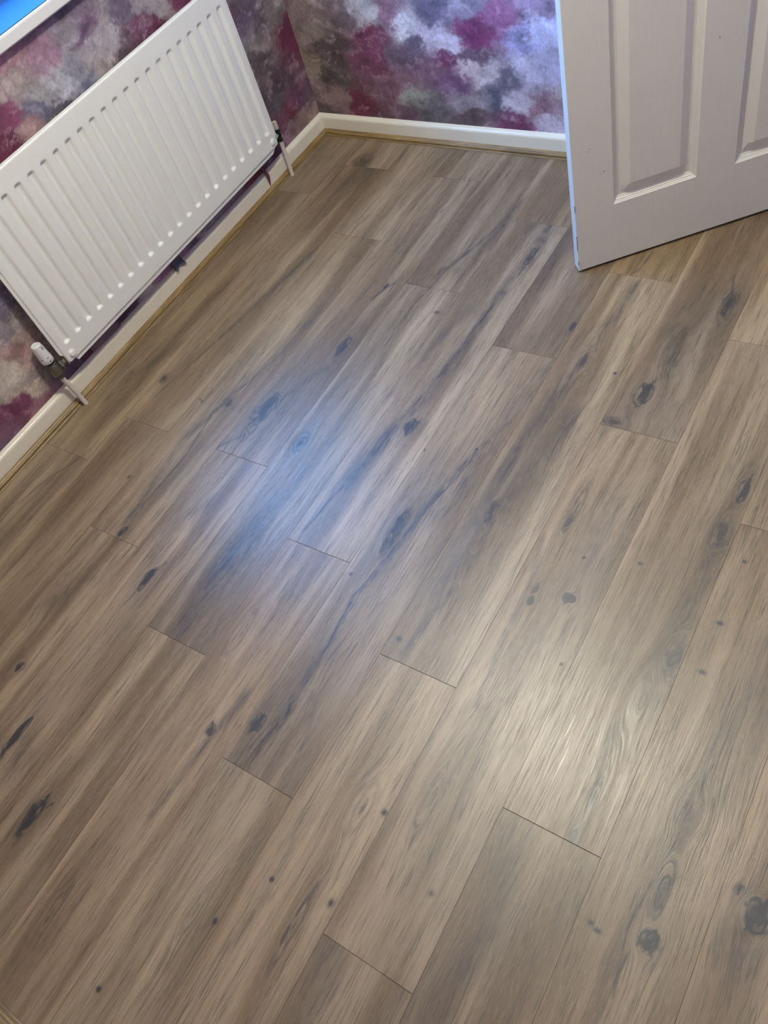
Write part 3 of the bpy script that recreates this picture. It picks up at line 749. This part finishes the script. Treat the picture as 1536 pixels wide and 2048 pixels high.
lv = empty('lockshield_valve', (RX, RYv, .134), 'small dark lockshield valve with a cream cap at the corner end of the radiator', 'valve')
bm = bmesh.new(); lathe(bm, [(.0085, 0), (.0108, .001), (.0108, .010), (.0085, .012), (.0095, .014), (.0115, .020), (.0115, .034), (.0095, .040), (.0095, .046)], AX((RX, RYv, .1350), (0, 0, 1)), 8)
adopt(from_bm('valve_body', bm, DARKM, None, True, 30), lv)
bm = bmesh.new(); lathe(bm, [(.0080, .004), (.0080, .014), (.0115, .016), (.0115, .024), (.0085, .026), (.0085, .0275)], AX((RX, RYv, .1610), (0, -1, 0)), 6)
adopt(from_bm('union_nut', bm, GREEN, None, True, 30), lv)
bm = bmesh.new(); lathe(bm, [(.0095, 0), (.0100, .001), (.0096, .022), (.0085, .026), (.004, .0275)], AX((RX, RYv, .1805), (0, 0, 1)), 28)
cp_ = adopt(from_bm('cap', bm, CAPM, None, True, 45), lv); cp_['label'] = 'aged cream plastic cap'

# ------------------------------------------------------------ loose tongues of wallpaper hanging below the radiator
def paper_flap(name, label, pts, rows, colour, thick=.0006):
    """pts: list of rows, each a list of points; a thin bent sheet with thickness"""
    nu, nv = len(pts), len(pts[0])
    V = np.array(pts, float).reshape(-1, 3)
    col = np.tile([*(lin(colour) * WALL_GAIN), 1], (len(V), 1))
    o = from_np(name, V, grid_faces(nu, nv), PAPER, smooth=True, attrs={'paper': ('FLOAT_COLOR', col)})
    md = o.modifiers.new('thickness', 'SOLIDIFY'); md.thickness = thick; md.offset = 1
    o['label'] = label; o['category'] = 'wallpaper flap'; o['group'] = 'loose wallpaper edges under the radiator'
    return o
rows = []
for i in range(9):                               # long narrow tongue lapping over the skirting
    s = i / 8
    z = .118 - .100 * s
    wd = .016 * (1 - s) ** .8 + .0008
    xw = XL + .0012 + (.0168 if z < .066 else .0168 * max(0, (.095 - z) / .029) if z < .095 else 0) + .004 * math.sin(s * 3.1)
    rows.append([(xw + .010 * f * (1 - abs(2 * s - 1)), 1.352 - .004 * s - wd * (1 - f), z) for f in (0, .35, .7, 1)])
paper_flap('wallpaper_flap', 'long thin pointed wallpaper tongue lapping over the skirting near the corner pipe', rows, 9, (96, 50, 66))
rows = []
for i in range(8):                               # curled grey tongue
    s = i / 7; a = s * 1.9
    rows.append([(XL + .0015 + .016 * (1 - math.cos(a)) + .003 * abs(f - .5), .812 + .040 * f + .006 * s * (1 if f > .5 else -1), .118 - .030 * math.sin(min(a, 1.5)) - .026 * s + (.012 * s if abs(f - .5) < .2 else 0)) for f in (0, .25, .5, .75, 1)])
paper_flap('wallpaper_flap', 'small curled grey wallpaper tongue standing off midway under the radiator', rows, 8, (84, 82, 92))
rows = []
for i in range(7):                               # flat lifted strip at the near end
    s = i / 6
    rows.append([(XL + .001 + .007 * s * s, .395 + .130 * f + .004 * s, .125 - .056 * s + .006 * (1 - f) * s) for f in np.linspace(0, 1, 8)])
paper_flap('wallpaper_flap', 'flat mauve wallpaper strip lifting at its edge nearest the white-headed valve', rows, 7, (112, 92, 104))

# ------------------------------------------------------------ door
def door_paint():
    t = NT('grained_white_door_paint'); c = t.coord()
    g = t.noise(t.scale(c, (420, 420, 9)), 1, 3, .6); g2 = t.noise(t.scale(c, (150, 150, 3)), 1, 2, .5)
    a = t.mix(g, (.72, .71, .675), (.80, .79, .755))
    t.l(a, t.b.inputs['Base Color']); t.b.inputs['Roughness'].default_value = .42
    t.bump(t.math('ADD', g, t.math('MULTIPLY', g2, .7)), .30, .0006)
    return t.m
DOORM = door_paint()
th = Vector((.402, .359, 0)).normalized(); nn = Vector((th.y, -th.x, 0))
DP = Vector((-.077, 1.170, .008)); DWID, DH, DT = .762, 1.97, .036
door = bpy.data.objects.new('door_1', None); COL.objects.link(door)
door.matrix_world = Matrix(((th.x, -nn.x, 0, DP.x), (th.y, -nn.y, 0, DP.y), (0, 0, 1, DP.z), (0, 0, 0, 1)))
structure(door, 'white grained panelled door standing open into the room', 'door')
PAN = [(.105, .327, .178, .94), (.429, .651, .178, .94), (.105, .327, 1.06, 1.86), (.429, .651, 1.06, 1.86)]
def door_leaf():
    def axis(L, brk):
        a = [0, .0012, L - .0012, L]
        for b in brk:
            for s in (0, .0015, .004, .0045, .008, .0085, .0125, .013, .016, .019, .0215, .044, .046, .048): a += [b[0] + s, b[1] - s]
        a += list(np.linspace(0, L, 24)); a = sorted(set(round(float(v), 5) for v in a))
        return np.array(a)
    s = axis(DWID, [(p[0], p[1]) for p in PAN]); z = axis(DH, [(p[2], p[3]) for p in PAN])
    A, Z = np.meshgrid(s, z, indexing='ij')
    prof_d = [0, .0015, .004, .0045, .008, .0085, .0125, .016, .0215, .044, .046, 1]
    prof_h = [0, -.0022, -.0036, -.0056, -.0070, -.0092, -.0112, -.0130, -.0130, -.0020, -.0012, -.0012]
    H = np.zeros_like(A)
    for p in PAN:
        d = np.minimum(np.minimum(A - p[0], p[1] - A), np.minimum(Z - p[2], p[3] - Z))
        h = np.interp(np.clip(d, 0, 1), prof_d, prof_h); H = np.where(d > 0, h, H)
    edge = np.minimum(np.minimum(A, DWID - A), np.minimum(Z, DH - Z))
    H = np.where(edge < .0006, -.0010, H)
    front = np.stack([A, -H, Z], -1).reshape(-1, 3); back = np.stack([A, DT + H, Z], -1).reshape(-1, 3)
    n = len(front); a, b = A.shape
    F = grid_faces(a, b, False); Fb = grid_faces(a, b, True) + n
    loop = [i * b for i in range(a)] + [(a - 1) * b + j for j in range(1, b)] + [i * b + b - 1 for i in range(a - 2, -1, -1)] + [j for j in range(b - 2, 0, -1)]
    R = [(loop[i], loop[i] + n, loop[(i + 1) % len(loop)] + n, loop[(i + 1) % len(loop)]) for i in range(len(loop))]
    return from_np('door_leaf', np.concatenate([front, back]), np.concatenate([F, Fb, np.array(R)]), DOORM, door)
door_leaf()
def door_bm(fn, name, mat, smooth=False):
    bm = bmesh.new(); fn(bm); return from_bm(name, bm, mat, door, smooth)
SCUFF = plain('dark_scuff', (.05, .045, .04), .6)
def scuffs(bm):
    for (s, z, w, h) in ((.040, .351, .003, .0012), (.0475, .357, .0015, .0015), (.0455, .354, .001, .001), (.073, .279, .0015, .0015), (.080, .283, .003, .0022), (.361, .520, .0025, .0028)):
        box(bm, s, s + w, -.0004, .0005, z, z + h)
    for (z, h) in ((.07, .045), (.19, .02), (.02, .012)):          # chipped front arris
        box(bm, -.0004, .0010, -.0003, .0012, z, z + h)
door_bm(scuffs, 'scuff_mark', SCUFF)
CHROME = plain('satin_chrome', (.6, .6, .6), .25, 1.0, noise=.02)
def handle(bm):
    for side, y in ((-1, 0), (1, DT)):
        box(bm, .035, .075, y - .008 if side < 0 else y, y if side < 0 else y + .008, .93, 1.08, bevel=.003)
        lathe(bm, [(.008, 0), (.008, .045)], AX((.055, y, 1.03), (0, side, 0)), 16)
        lathe(bm, [(.008, 0), (.009, .05), (.007, .11)], AX((.055, y + side * .043, 1.03), (1, 0, 0)), 16)
door_bm(handle, 'door_handle', CHROME, True)
for z in (.2, 1.0, 1.75):
    door_bm(lambda bm: lathe(bm, [(.006, 0), (.006, .09)], AX((DWID + .004, -.003, z), (0, 0, 1)), 14), 'hinge', CHROME, True)
# door lining and architrave
bm = bmesh.new()
Y0 = yb(DX0)
for q in ((DX0 - .0, DX0 + .022, 0, DZ1), (DX1 - .022, DX1, 0, DZ1), (DX0, DX1, DZ1 - .022, DZ1)):
    box(bm, q[0], q[1], yb((q[0] + q[1]) / 2) + .0, yb(q[0]) + .125, q[2], q[3])
for q in ((DX0 - .05, DX0 + .006, 0, DZ1 + .05), (DX1 - .006, DX1 + .05, 0, DZ1 + .05), (DX0 + .006, DX1 - .006, DZ1 - .006, DZ1 + .05)):
    yy = yb((q[0] + q[1]) / 2); box(bm, q[0], q[1], yy - .014, yy + .001, q[2], q[3], bevel=.003)
structure(from_bm('door_2', bm, SKIRT), 'white painted door lining and architrave in the back wall', 'door frame')
